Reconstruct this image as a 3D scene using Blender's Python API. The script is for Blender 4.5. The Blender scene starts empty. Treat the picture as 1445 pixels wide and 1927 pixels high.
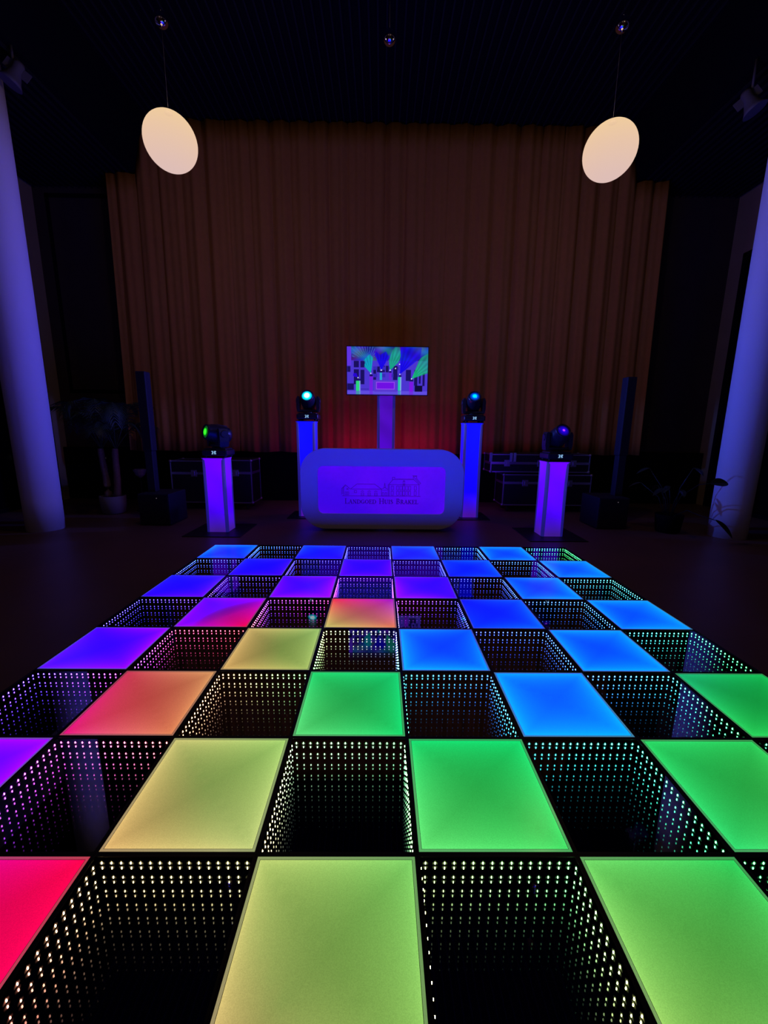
import bpy, bmesh, math, random
from mathutils import Vector, Matrix, Euler
random.seed(7)
PI = math.pi
sc = bpy.context.scene
col = sc.collection

# ------------------------------------------------------------------ helpers
def s2l(c):
    return tuple(((v / 255) / 12.92 if v / 255 <= 0.04045 else ((v / 255 + 0.055) / 1.055) ** 2.4) for v in c)

def mat(name, color=(0.5, 0.5, 0.5), rough=0.5, metal=0.0, emit=None, strength=1.0, spec=0.5, bump=None, noise=None):
    m = bpy.data.materials.new(name); m.use_nodes = True
    nt = m.node_tree; b = nt.nodes['Principled BSDF']
    b.inputs['Base Color'].default_value = (*color, 1)
    b.inputs['Roughness'].default_value = rough
    b.inputs['Metallic'].default_value = metal
    b.inputs['Specular IOR Level'].default_value = spec
    if emit is not None:
        b.inputs['Emission Color'].default_value = (*emit, 1)
        b.inputs['Emission Strength'].default_value = strength
    if noise:
        sc_, amt = noise
        tc = nt.nodes.new('ShaderNodeTexCoord'); n = nt.nodes.new('ShaderNodeTexNoise')
        n.inputs['Scale'].default_value = sc_; n.inputs['Detail'].default_value = 5
        nt.links.new(tc.outputs['Object'], n.inputs['Vector'])
        mx = nt.nodes.new('ShaderNodeMix'); mx.data_type = 'RGBA'
        mx.inputs[6].default_value = (*[v * (1 - amt) for v in color], 1)
        mx.inputs[7].default_value = (*[min(1, v * (1 + amt)) for v in color], 1)
        nt.links.new(n.outputs['Fac'], mx.inputs[0]); nt.links.new(mx.outputs[2], b.inputs['Base Color'])
    if bump:
        sc_, st = bump
        tc = nt.nodes.new('ShaderNodeTexCoord'); n = nt.nodes.new('ShaderNodeTexNoise')
        n.inputs['Scale'].default_value = sc_; n.inputs['Detail'].default_value = 4
        nt.links.new(tc.outputs['Object'], n.inputs['Vector'])
        bp = nt.nodes.new('ShaderNodeBump'); bp.inputs['Strength'].default_value = st; bp.inputs['Distance'].default_value = 0.01
        nt.links.new(n.outputs['Fac'], bp.inputs['Height']); nt.links.new(bp.outputs['Normal'], b.inputs['Normal'])
    return m

class MB:
    def __init__(s):
        s.v = []; s.f = []; s.sm = []
    def poly(s, pts, smooth=False):
        i = len(s.v); s.v += [tuple(p) for p in pts]; s.f.append(tuple(range(i, i + len(pts)))); s.sm.append(smooth)
    def box(s, x0, y0, z0, x1, y1, z1, M=None, bev=0.0):
        if bev > 0:
            bm = bmesh.new(); bmesh.ops.create_cube(bm, size=1)
            for v in bm.verts:
                v.co = Vector(((x0 + x1) / 2 + v.co.x * (x1 - x0), (y0 + y1) / 2 + v.co.y * (y1 - y0), (z0 + z1) / 2 + v.co.z * (z1 - z0)))
            bmesh.ops.bevel(bm, geom=bm.edges[:] + bm.verts[:], offset=bev, segments=3, affect='EDGES', profile=0.5)
            s.bm(bm, M); return
        c = [Vector(p) for p in ((x0, y0, z0), (x1, y0, z0), (x1, y1, z0), (x0, y1, z0), (x0, y0, z1), (x1, y0, z1), (x1, y1, z1), (x0, y1, z1))]
        if M: c = [M @ p for p in c]
        i = len(s.v); s.v += [tuple(p) for p in c]
        for q in ((0, 3, 2, 1), (4, 5, 6, 7), (0, 1, 5, 4), (1, 2, 6, 5), (2, 3, 7, 6), (3, 0, 4, 7)):
            s.f.append(tuple(i + k for k in q)); s.sm.append(False)
    def bm(s, bm, M=None, smooth=False):
        bm.verts.index_update(); i = len(s.v)
        for v in bm.verts: s.v.append(tuple(M @ v.co if M else v.co))
        for f in bm.faces: s.f.append(tuple(i + v.index for v in f.verts)); s.sm.append(smooth)
        bm.free()
    def lathe(s, prof, n=32, M=None, smooth=True, caps=True):
        i = len(s.v)
        for (r, z) in prof:
            for k in range(n):
                a = 2 * PI * k / n; p = Vector((r * math.cos(a), r * math.sin(a), z))
                s.v.append(tuple(M @ p if M else p))
        for j in range(len(prof) - 1):
            for k in range(n):
                k2 = (k + 1) % n
                s.f.append((i + j * n + k, i + j * n + k2, i + (j + 1) * n + k2, i + (j + 1) * n + k)); s.sm.append(smooth)
        if caps:
            s.f.append(tuple(i + k for k in range(n))[::-1]); s.sm.append(False)
            s.f.append(tuple(i + (len(prof) - 1) * n + k for k in range(n))); s.sm.append(False)
    def tube(s, pts, r, n=10, smooth=True):
        pts = [Vector(p) for p in pts]; i = len(s.v); up = Vector((0, 0, 1))
        for j, p in enumerate(pts):
            d = (pts[min(j + 1, len(pts) - 1)] - pts[max(j - 1, 0)]).normalized()
            a = d.cross(up)
            if a.length < 1e-3: a = d.cross(Vector((1, 0, 0)))
            a.normalize(); b = d.cross(a)
            rr = r[j] if isinstance(r, (list, tuple)) else r
            for k in range(n):
                t = 2 * PI * k / n; s.v.append(tuple(p + a * rr * math.cos(t) + b * rr * math.sin(t)))
        for j in range(len(pts) - 1):
            for k in range(n):
                k2 = (k + 1) % n
                s.f.append((i + j * n + k, i + j * n + k2, i + (j + 1) * n + k2, i + (j + 1) * n + k)); s.sm.append(smooth)
        s.f.append(tuple(i + k for k in range(n))[::-1]); s.sm.append(False)
        s.f.append(tuple(i + (len(pts) - 1) * n + k for k in range(n))); s.sm.append(False)
    def prism(s, outline, y0, y1, hole=None, M=None):
        """outline: (x, z) list, extruded along y; hole with the same number of points gives a ring"""
        n = len(outline); T = (lambda p: tuple(M @ Vector(p))) if M else tuple
        i = len(s.v)
        for y in (y0, y1): s.v += [T((x, y, z)) for x, z in outline]
        for k in range(n):
            k2 = (k + 1) % n; s.f.append((i + k, i + k2, i + n + k2, i + n + k)); s.sm.append(False)
        if hole is None:
            s.f.append(tuple(i + k for k in range(n))[::-1]); s.sm.append(False)
            s.f.append(tuple(i + n + k for k in range(n))); s.sm.append(False)
        else:
            h = len(s.v)
            for y in (y0, y1): s.v += [T((x, y, z)) for x, z in hole]
            for k in range(n):
                k2 = (k + 1) % n
                s.f.append((h + k, h + n + k, h + n + k2, h + k2)); s.sm.append(False)
                s.f.append((i + k, h + k, h + k2, i + k2)); s.sm.append(False)
                s.f.append((i + n + k, i + n + k2, h + n + k2, h + n + k)); s.sm.append(False)
    def build(s, name, m, parent=None, loc=None, fixn=True):
        me = bpy.data.meshes.new(name); me.from_pydata(s.v, [], s.f); me.update()
        if fixn:
            bm = bmesh.new(); bm.from_mesh(me); bmesh.ops.recalc_face_normals(bm, faces=bm.faces[:]); bm.to_mesh(me); bm.free()
        for p, q in zip(me.polygons, s.sm): p.use_smooth = q
        if m: me.materials.append(m)
        o = bpy.data.objects.new(name, me); col.objects.link(o)
        if parent: o.parent = parent
        if loc: o.location = loc
        return o

def tag(o, label=None, cat=None, group=None, kind=None):
    if label: o['label'] = label
    if cat: o['category'] = cat
    if group: o['group'] = group
    if kind: o['kind'] = kind
    return o

def empty(name, loc=(0, 0, 0), rz=0.0, label=None, cat=None, group=None, kind='thing'):
    o = bpy.data.objects.new(name, None); o.empty_display_size = 0.1; col.objects.link(o)
    o.location = loc; o.rotation_euler = (0, 0, rz)
    return tag(o, label, cat, group, kind)

def struct(name, mb, m, parent=None):
    o = mb.build(name, m, parent)
    if not parent: o['kind'] = 'structure'
    return o

def copy_tree(o, parent=None):
    c = o.copy(); col.objects.link(c); c.parent = parent
    for ch in list(o.children): copy_tree(ch, c)
    return c

def rrect(x0, z0, x1, z1, r, n=10):
    pts = []
    for cx_, cz_, a0 in ((x1 - r, z1 - r, 0), (x0 + r, z1 - r, PI / 2), (x0 + r, z0 + r, PI), (x1 - r, z0 + r, 1.5 * PI)):
        for k in range(n + 1):
            a = a0 + PI / 2 * k / n; pts.append((cx_ + r * math.cos(a), cz_ + r * math.sin(a)))
    return pts

def lookrot(d, up=Vector((0, 0, 1))):
    """matrix whose -Y axis points along d"""
    y = -Vector(d).normalized(); x = y.cross(up).normalized(); z = x.cross(y)
    return Matrix((x, y, z)).transposed().to_4x4()

# ------------------------------------------------------------------ materials
M_floor = mat('room_floor_stone', (0.20, 0.115, 0.095), 0.42, spec=0.35, noise=(1.7, 0.25), bump=(60, 0.05))
M_ceil = mat('ceiling_black', (0.006, 0.006, 0.011), 0.6, spec=0.0)
M_slat = mat('ceiling_slat_dark', (0.016, 0.016, 0.026), 0.45, spec=0.0)
M_wall = mat('dim_plaster', (0.42, 0.34, 0.17), 0.85, spec=0.0, noise=(3, 0.15))
M_backwall = mat('dark_backwall', (0.07, 0.05, 0.045), 0.8, spec=0.0, noise=(3, 0.2))
M_dark = mat('dark_panelling', (0.006, 0.006, 0.010), 0.6, spec=0.0)
M_glassdark = mat('night_window_glass', (0.002, 0.002, 0.006), 0.12)
M_curtain = mat('curtain_rust_fabric', (0.52, 0.245, 0.05), 0.95, spec=0.0, noise=(14, 0.12), bump=(180, 0.25))
M_column = mat('column_white_plaster', (0.78, 0.76, 0.78), 0.7, spec=0.0, bump=(40, 0.05))
M_black = mat('black_powder_coat', (0.010, 0.010, 0.014), 0.45)
M_frame = mat('black_panel_frame', (0.006, 0.006, 0.007), 0.45, spec=0.3)
M_fixture = mat('moving_head_plastic', (0.012, 0.012, 0.018), 0.4)
M_steel = mat('brushed_steel', (0.45, 0.45, 0.48), 0.3, metal=1)
M_chrome = mat('polished_chrome', (0.8, 0.8, 0.85), 0.08, metal=1)
M_aluedge = mat('case_aluminium_edge', (0.6, 0.6, 0.65), 0.3, metal=0.8)
M_case = mat('flight_case_black_laminate', (0.010, 0.010, 0.013), 0.5)
M_white = mat('booth_white_laminate', (0.84, 0.84, 0.86), 0.45)
M_speaker = mat('speaker_black', (0.010, 0.012, 0.02), 0.6)
M_leaf = mat('palm_leaf_green', (0.035, 0.075, 0.035), 0.5, noise=(10, 0.3))
M_stem = mat('palm_stem_pale', (0.24, 0.17, 0.14), 0.8, spec=0.0, noise=(30, 0.3))
M_pot = mat('pale_plant_pot', (0.22, 0.20, 0.20), 0.7, spec=0.0)
M_darkleaf = mat('dark_glossy_leaf', (0.018, 0.035, 0.02), 0.4)
M_crystal = mat('cut_glass', (0.6, 0.6, 0.7), 0.1, metal=0.7)
M_postgrey = mat('truss_post_grey', (0.35, 0.35, 0.40), 0.45)
M_trim = mat('tower_edge_trim', (0.3, 0.3, 0.34), 0.5, emit=s2l((28, 22, 120)), strength=0.8)  # weak blue emission painted in for the tower's light on the trim
M_logo = mat('logo_dark_print', (0.02, 0.01, 0.06), 0.6, emit=(0.012, 0.0, 0.15), strength=1.0)

def attr_emit(name, base=(0.03, 0.03, 0.03), rough=0.25, grain=0.0, strength=1.0, spec=0.4):
    m = bpy.data.materials.new(name); m.use_nodes = True; nt = m.node_tree; b = nt.nodes['Principled BSDF']
    b.inputs['Base Color'].default_value = (*base, 1); b.inputs['Roughness'].default_value = rough
    b.inputs['Specular IOR Level'].default_value = spec
    a = nt.nodes.new('ShaderNodeAttribute'); a.attribute_name = 'glow'
    src = a.outputs['Color']
    if grain:
        tc = nt.nodes.new('ShaderNodeTexCoord'); n = nt.nodes.new('ShaderNodeTexNoise')
        n.inputs['Scale'].default_value = 420; n.inputs['Detail'].default_value = 2
        nt.links.new(tc.outputs['Object'], n.inputs['Vector'])
        mr = nt.nodes.new('ShaderNodeMapRange'); mr.inputs[1].default_value = 0.3; mr.inputs[2].default_value = 0.7
        mr.inputs[3].default_value = 1 - grain; mr.inputs[4].default_value = 1 + grain
        nt.links.new(n.outputs['Fac'], mr.inputs[0])
        vm = nt.nodes.new('ShaderNodeVectorMath'); vm.operation = 'SCALE'
        nt.links.new(src, vm.inputs[0]); nt.links.new(mr.outputs[0], vm.inputs['Scale']); src = vm.outputs[0]
    nt.links.new(src, b.inputs['Emission Color']); b.inputs['Emission Strength'].default_value = strength
    return m
M_diffuser = attr_emit('frosted_acrylic_lit', (0.02, 0.02, 0.02), 0.22, 0.10, spec=0.3)
M_rim = attr_emit('acrylic_rim_lit', (0.05, 0.05, 0.05), 0.15, 0.05)
M_screen = attr_emit('tv_screen_lit', (0.01, 0.01, 0.01), 0.2, 0.0)

# two-way mirror: a dark coated pane, weakly reflective from the room side, strongly from the inside
M_oneway = bpy.data.materials.new('two_way_mirror_glass'); M_oneway.use_nodes = True
nt = M_oneway.node_tree; nt.nodes.clear()
out = nt.nodes.new('ShaderNodeOutputMaterial'); mx = nt.nodes.new('ShaderNodeMixShader')
tr = nt.nodes.new('ShaderNodeBsdfTransparent'); tr.inputs[0].default_value = (0.9, 0.92, 0.95, 1)
gl = nt.nodes.new('ShaderNodeBsdfGlossy'); gl.inputs['Roughness'].default_value = 0.0
geo = nt.nodes.new('ShaderNodeNewGeometry'); mr = nt.nodes.new('ShaderNodeMapRange')
mr.inputs[3].default_value = 0.18; mr.inputs[4].default_value = 0.90
nt.links.new(geo.outputs['Backfacing'], mr.inputs[0]); nt.links.new(mr.outputs[0], mx.inputs[0])
nt.links.new(tr.outputs[0], mx.inputs[1]); nt.links.new(gl.outputs[0], mx.inputs[2]); nt.links.new(mx.outputs[0], out.inputs[0])
gl.inputs[0].default_value = (0.95, 0.95, 0.95, 1)
M_mirror = bpy.data.materials.new('dark_mirror'); M_mirror.use_nodes = True
nt = M_mirror.node_tree; nt.nodes.clear()
out = nt.nodes.new('ShaderNodeOutputMaterial'); g2 = nt.nodes.new('ShaderNodeBsdfGlossy')
g2.inputs['Roughness'].default_value = 0.0; g2.inputs[0].default_value = (0.43, 0.43, 0.46, 1)
nt.links.new(g2.outputs[0], out.inputs[0])
M_tape = bpy.data.materials.new('led_tape_flock_black'); M_tape.use_nodes = True
nt = M_tape.node_tree; nt.nodes.clear()
out = nt.nodes.new('ShaderNodeOutputMaterial'); g3 = nt.nodes.new('ShaderNodeBsdfDiffuse'); g3.inputs[0].default_value = (0, 0, 0, 1)
nt.links.new(g3.outputs[0], out.inputs[0])
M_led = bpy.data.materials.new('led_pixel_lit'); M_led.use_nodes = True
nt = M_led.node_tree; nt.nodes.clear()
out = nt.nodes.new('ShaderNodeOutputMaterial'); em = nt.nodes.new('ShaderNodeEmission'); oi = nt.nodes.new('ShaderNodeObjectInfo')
# each pixel: a small hot core and a dim skirt painted in as camera bloom, wider at the foot
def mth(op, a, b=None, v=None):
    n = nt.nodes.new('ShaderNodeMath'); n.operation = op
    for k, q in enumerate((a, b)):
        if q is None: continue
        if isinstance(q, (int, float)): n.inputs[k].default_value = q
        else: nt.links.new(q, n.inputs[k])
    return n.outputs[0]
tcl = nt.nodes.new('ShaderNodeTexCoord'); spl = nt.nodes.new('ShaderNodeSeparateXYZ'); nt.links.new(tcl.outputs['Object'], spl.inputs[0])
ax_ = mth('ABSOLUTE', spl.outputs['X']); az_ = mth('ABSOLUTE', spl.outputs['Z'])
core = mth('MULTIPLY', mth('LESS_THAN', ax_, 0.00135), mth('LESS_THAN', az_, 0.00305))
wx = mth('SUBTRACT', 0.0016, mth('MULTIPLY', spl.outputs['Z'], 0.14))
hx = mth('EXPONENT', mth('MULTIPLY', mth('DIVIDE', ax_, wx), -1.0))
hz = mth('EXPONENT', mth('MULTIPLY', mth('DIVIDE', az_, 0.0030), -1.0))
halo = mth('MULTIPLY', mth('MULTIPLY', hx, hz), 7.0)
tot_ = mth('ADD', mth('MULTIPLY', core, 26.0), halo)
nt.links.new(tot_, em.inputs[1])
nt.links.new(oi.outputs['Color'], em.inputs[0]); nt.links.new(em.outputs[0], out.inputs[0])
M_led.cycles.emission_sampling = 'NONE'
M_screen.cycles.emission_sampling = 'NONE'

def set_glow(o, fn):
    me = o.data; a = me.color_attributes.new('glow', 'FLOAT_COLOR', 'POINT')
    for k, v in enumerate(me.vertices): a.data[k].color = (*fn(v.co), 1)

# ------------------------------------------------------------------ dance floor colours, corner order FL FR NL NR (far-left ... near-right)
T = 0.5; ZT = 0.08
LIT = {
 (-4, 6): ((20, 110, 250), (30, 100, 240), (20, 75, 250), (20, 40, 245)),
 (-2, 6): ((20, 60, 250), (20, 40, 245), (25, 10, 245), (30, 5, 240)),
 (0, 6): ((20, 60, 250), (10, 90, 250), (20, 20, 250), (15, 50, 250)),
 (2, 6): ((20, 125, 250), (20, 135, 235), (10, 90, 250), (10, 115, 240)),
 (-3, 5): ((20, 30, 250), (40, 10, 250), (30, 0, 245), (60, 0, 240)),
 (-1, 5): ((50, 10, 250), (60, 0, 250), (80, 0, 240), (90, 0, 240)),
 (1, 5): ((10, 50, 255), (10, 80, 250), (10, 15, 245), (0, 60, 250)),
 (3, 5): ((20, 120, 245), (30, 140, 220), (10, 100, 240), (20, 145, 220)),
 (-4, 4): ((20, 20, 245), (50, 20, 245), (40, 0, 240), (90, 0, 230)),
 (-2, 4): ((70, 0, 245), (110, 0, 250), (110, 0, 240), (160, 0, 235)),
 (0, 4): ((90, 0, 240), (50, 0, 240), (145, 0, 235), (60, 0, 235)),
 (2, 4): ((20, 80, 250), (20, 120, 240), (10, 90, 240), (10, 130, 230)),
 (-3, 3): ((90, 0, 240), (160, 0, 225), (130, 0, 235), (245, 0, 70)),
 (-1, 3): ((245, 30, 60), (170, 0, 200), (200, 190, 105), (230, 120, 70)),
 (1, 3): ((10, 10, 250), (10, 70, 250), (0, 40, 250), (0, 80, 245)),
 (3, 3): ((10, 120, 250), (30, 145, 220), (10, 100, 250), (20, 145, 215)),
 (-4, 2): ((60, 0, 250), (130, 0, 250), (80, 10, 250), (125, 0, 240)),
 (-2, 2): ((205, 175, 105), (155, 195, 105), (215, 170, 100), (165, 190, 100)),
 (0, 2): ((20, 110, 250), (0, 70, 250), (20, 135, 255), (0, 115, 250)),
 (2, 2): ((10, 110, 245), (20, 135, 230), (0, 120, 250), (10, 135, 240)),
 (-3, 1): ((205, 50, 85), (215, 150, 95), (235, 0, 125), (225, 130, 85)),
 (-1, 1): ((30, 215, 110), (20, 210, 115), (90, 220, 120), (20, 220, 110)),
 (1, 1): ((10, 130, 240), (20, 120, 250), (10, 150, 250), (20, 160, 225)),
 (3, 1): ((20, 180, 110), (20, 190, 85), (40, 210, 90), (30, 210, 90)),
 (-4, 0): ((130, 0, 255), (150, 0, 250), (120, 0, 250), (150, 0, 250)),
 (-2, 0): ((200, 195, 115), (165, 210, 110), (225, 180, 110), (190, 205, 120)),
 (0, 0): ((20, 220, 110), (10, 220, 110), (100, 230, 115), (60, 222, 100)),
 (2, 0): ((40, 215, 100), (40, 205, 90), (50, 220, 110), (90, 220, 100)),
 (-3, -1): ((215, 0, 160), (255, 0, 75), (205, 0, 160), (255, 0, 95)),
 (-1, -1): ((185, 205, 110), (125, 210, 100), (220, 180, 115), (150, 200, 95)),
 (1, -1): ((110, 215, 100), (40, 210, 90), (165, 210, 100), (120, 210, 100)),
 (3, -1): ((60, 215, 100), (40, 210, 90), (120, 210, 100), (90, 210, 90)),
}
MIR = {
 (3, 6): ((20, 150, 200), (20, 220, 90), (30, 150, 220), (20, 200, 110)),
 (3, 4): ((20, 150, 220), (40, 190, 190), (20, 130, 230), (30, 180, 200)),
 (3, 2): ((20, 170, 200), (20, 200, 140), (20, 140, 220), (20, 210, 80)),
 (3, 0): ((20, 200, 120), (60, 210, 90), (60, 210, 90), (200, 190, 100)),
 (-2, -1): ((240, 205, 130), (225, 215, 130), (235, 0, 60), (200, 180, 110)),
 (-3, 0): ((210, 40, 190), (240, 110, 100), (130, 0, 240), (250, 40, 90)),
 (-3, 2): ((240, 40, 120), (240, 40, 50), (150, 20, 240), (235, 90, 90)),
 (0, -1): ((190, 210, 120), (110, 220, 120), (220, 190, 120), (210, 170, 90)),
 (-1, 0): ((170, 220, 150), (120, 230, 140), (215, 180, 120), (150, 220, 120)),
}
for k_ in list(LIT):   # the blue and cyan pixels carry no red
    LIT[k_] = tuple((c[0] * 0.2, c[1] * 1.06, c[2]) if c[2] > 200 and c[1] > c[0] + 20 else c for c in LIT[k_])
def vertex_colour(i, j):
    acc = []
    for (a, b, k) in ((i, j, 2), (i - 1, j, 3), (i, j - 1, 0), (i - 1, j - 1, 1)):
        if (a, b) in LIT: acc.append(LIT[(a, b)][k])
    return tuple(sum(c[q] for c in acc) / len(acc) for q in range(3)) if acc else (0, 100, 250)
def bil(c, u, v):
    FL, FR, NL, NR = c
    return tuple((FL[k] * (1 - u) + FR[k] * u) * v + (NL[k] * (1 - u) + NR[k] * u) * (1 - v) for k in range(3))
def colour_word(c):
    r, g, b = c
    if g > 150 and r > 180: return 'yellow-orange'
    if g > 180 and r > 140: return 'yellow-green'
    if g > 150 and b < 160: return 'green'
    if r > 190 and b < 130 and g < 90: return 'red'
    if r > 190 and g > 60: return 'orange'
    if r > 170: return 'magenta'
    if r > 55 and g < 60: return 'violet'
    if g > 95: return 'sky-blue'
    return 'deep blue'
ROWN = {-1: 'row nearest the viewer', 0: 'second row from the viewer', 1: 'third row from the viewer', 2: 'fourth row from the viewer',
        3: 'fourth row from the booth', 4: 'third row from the booth', 5: 'second row from the booth', 6: 'row nearest the booth'}
COLN = ['leftmost', 'second from left', 'third from left', 'fourth from left', 'fourth from right', 'third from right', 'second from right', 'rightmost']

BB = 12.0
H = 0.2496; A = 0.2425; R = 0.0098
fr = MB()
for (x0, y0, x1, y1) in ((-H, -H, H, -A), (-H, A, H, H), (-H, -A, -A, A), (A, -A, H, A)): fr.box(x0, y0, 0, x1, y1, ZT)
fr.box(-A, -A, 0, A, A, 0.006)
frame_proto = fr
NG = 16
def lit_panel(i, j, c):
    root = empty('glowing_floor_tile', (T * (i + .5), T * (j + .5), 0))
    fr.build('frame', M_frame, root)
    lc = [s2l(x) for x in c]
    def at(u, v): return bil(lc, min(1, max(0, u)), min(1, max(0, v)))
    m = MB(); B = A - R
    def line(m, k, n): return -B + 2 * B * k / n
    idx = {}
    for a in range(NG + 1):
        for b in range(NG + 1):
            # cosine spacing keeps the bright edge smooth
            x = -B * math.cos(PI * a / NG); y = -B * math.cos(PI * b / NG)
            idx[(a, b)] = len(m.v); m.v.append((x, y, ZT - 0.0006))
    for a in range(NG):
        for b in range(NG):
            m.f.append((idx[(a, b)], idx[(a + 1, b)], idx[(a + 1, b + 1)], idx[(a, b + 1)])); m.sm.append(False)
    d = m.build('diffuser', M_diffuser, root, fixn=False)
    def g(p):
        u = (p.x / B + 1) / 2; v = (p.y / B + 1) / 2
        e = min(u, 1 - u, v, 1 - v) * 2 * B         # metres from the lit edge
        k = 0.36 + 0.64 * math.exp(-e / 0.095)
        k += 0.14 * math.exp(-e / 0.012)
        base = at(u, v); mxc = max(base)
        blue = max(0.0, min(1.0, (base[2] - max(base[0], base[1])) / mxc * 1.3)) ** 6
        o = []
        for n_, q in enumerate(base):
            red = max(0.0, (base[0] - base[1]) / mxc)
            ex_other = (1.0, 1.0, 1.0)[n_] + 1.0 * blue; ex_max = (1.15 - 0.85 * red if n_ == 0 else 0.72) - 0.4 * blue
            w_ = (q / mxc) ** 4
            o.append(q * (1 + 0.5 * blue) ** (1 - w_) * k ** (ex_other * (1 - w_) + ex_max * w_) + 0.001)
        o[2] *= 1 + BB * blue                  # blue boosted so the floor throws more blue light on the booth
        return tuple(o)
    set_glow(d, g)
    m = MB(); n = 12
    ring = []
    for k in range(n + 1): ring.append((-1 + 2 * k / n, -1))
    for k in range(1, n + 1): ring.append((1, -1 + 2 * k / n))
    for k in range(1, n + 1): ring.append((1 - 2 * k / n, 1))
    for k in range(1, n): ring.append((-1, 1 - 2 * k / n))
    L = len(ring)
    for rad in (A, B + 0.0012): m.v += [(x * rad, y * rad, ZT - 0.0004) for x, y in ring]
    for k in range(L):
        k2 = (k + 1) % L; m.f.append((k, k2, L + k2, L + k)); m.sm.append(False)
    d = m.build('rim', M_rim, root, fixn=False)
    def g2(p):
        b = at((p.x / A + 1) / 2, (p.y / A + 1) / 2); g_ = sum(b) / 3
        return tuple(q * 0.44 + g_ * 0.10 + 0.012 for q in b)
    set_glow(d, g2)
    return root

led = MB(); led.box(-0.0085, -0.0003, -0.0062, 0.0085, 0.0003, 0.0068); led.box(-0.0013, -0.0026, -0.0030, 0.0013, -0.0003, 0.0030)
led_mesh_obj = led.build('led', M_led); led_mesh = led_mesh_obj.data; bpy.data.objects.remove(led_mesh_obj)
pane = MB(); pane.poly([(-A, -A, ZT - 0.003), (A, -A, ZT - 0.003), (A, A, ZT - 0.003), (-A, A, ZT - 0.003)])
mir = MB(); mir.poly([(-A, -A, 0.0500), (A, -A, 0.0500), (A, A, 0.0500), (-A, A, 0.0500)])
pane_me = mir_me = frame_me = None
tape = MB(); tape.box(-A + 0.0001, A - 0.0016, 0.0504, A - 0.0001, A - 0.0001, 0.0768)
NL_ = 16
def mirror_panel(i, j, c):
    root = empty('infinity_mirror_tile', (T * (i + .5), T * (j + .5), 0))
    fr.build('frame', M_frame, root)
    mir.build('mirror', M_mirror, root, fixn=False)
    pane.build('glass', M_oneway, root, fixn=False)
    for side in range(4):
        st = tape.build('led_strip', M_tape, root); st.rotation_euler = (0, 0, side * PI / 2)
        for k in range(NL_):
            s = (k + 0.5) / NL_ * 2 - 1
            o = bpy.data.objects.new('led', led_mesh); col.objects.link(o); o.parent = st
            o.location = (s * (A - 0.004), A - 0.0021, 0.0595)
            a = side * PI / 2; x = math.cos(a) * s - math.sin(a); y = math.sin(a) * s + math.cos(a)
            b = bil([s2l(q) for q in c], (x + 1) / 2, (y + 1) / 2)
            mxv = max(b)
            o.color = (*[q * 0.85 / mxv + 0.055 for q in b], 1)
    return root

for j in range(6, -2, -1):
    for i in range(-4, 4):
        row, pos = ROWN[j], COLN[i + 4]
        if (i + j) % 2 == 0:
            c = LIT[(i, j)]; r = lit_panel(i, j, c)
            mid = tuple(sum(q[k] for q in c) / 4 for k in range(3))
            tag(r, f'{colour_word(mid)} glowing frosted square, {pos} in the {row}', 'dance floor panel', 'glowing frosted squares of the dance floor')
        else:
            c = MIR.get((i, j)) or (vertex_colour(i, j + 1), vertex_colour(i + 1, j + 1), vertex_colour(i, j), vertex_colour(i + 1, j))
            r = mirror_panel(i, j, c)
            tag(r, f'infinity mirror square with led dots, {pos} in the {row}', 'dance floor panel', 'infinity mirror squares of the dance floor')
# bevelled black edging around the checkerboard
for (nm, a, b, ax) in (('near', (-2.0, -0.5), (2.0, -0.5), (0, -1)), ('far', (2.0, 3.5), (-2.0, 3.5), (0, 1)), ('left', (-2.0, 3.5), (-2.0, -0.5), (-1, 0)), ('right', (2.0, -0.5), (2.0, 3.5), (1, 0))):
    w = 0.035; m = MB(); ax = Vector((*ax, 0)); a = Vector((*a, 0)); b = Vector((*b, 0)); t = (b - a).normalized()
    a2, b2 = a - t * w, b + t * w
    z = Vector((0, 0, 1))
    e0, e1 = a + ax * 0.001, b + ax * 0.001
    m.poly([a2 + ax * w, b2 + ax * w, e1 + z * ZT, e0 + z * ZT]); m.poly([e0, e1, e1 + z * ZT, e0 + z * ZT]); m.poly([a2 + ax * w, e0, e0 + z * ZT]); m.poly([b2 + ax * w, e1 + z * ZT, e1]); m.poly([a2 + ax * w, b2 + ax * w, e1, e0])
    side = {'near': 'side nearest the viewer', 'far': 'side facing the booth', 'left': 'left side', 'right': 'right side'}[nm]
    tag(m.build('floor_edging', M_frame), f'black sloped edging strip along the {side} of the lit dance floor', 'edging', 'edging strips of the dance floor', 'thing')

# ------------------------------------------------------------------ room
XL, XR, YB, YF = -6.2, 6.15, 7.1, -7.0
m = MB(); m.box(XL - .2, YF - .2, -0.12, XR + .2, YB + .2, 0); struct('floor', m, M_floor)
ZS, ZC = 5.46, 6.22
m = MB()
m.poly([(XL, YF, ZS), (XL, YB, ZS), (-4.16, YB, ZS), (-4.16, YF, ZS)])
m.poly([(-4.16, YF, ZS), (-4.16, YB, ZS), (-3.92, YB, ZC), (-3.92, YF, ZC)])
m.poly([(-3.92, YF, ZC), (-3.92, YB, ZC), (3.84, YB, ZC), (3.84, YF, ZC)])
m.poly([(3.84, YF, ZC), (3.84, YB, ZC), (4.05, YB, ZS), (4.05, YF, ZS)])
m.poly([(4.05, YF, ZS), (4.05, YB, ZS), (XR, YB, ZS), (XR, YF, ZS)])
struct('ceiling', m, M_ceil)
m = MB()
x = XL + 0.05
while x < XR - 0.05:
    if -4.2 < x < -3.86 or 3.8 < x < 4.1: x += 0.11; continue
    z = ZC if -3.9 < x < 3.85 else ZS
    m.box(x, YF, z - 0.035, x + 0.022, YB - 0.01, z - 0.004); x += 0.11
struct('trim_1', m, M_slat)
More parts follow.
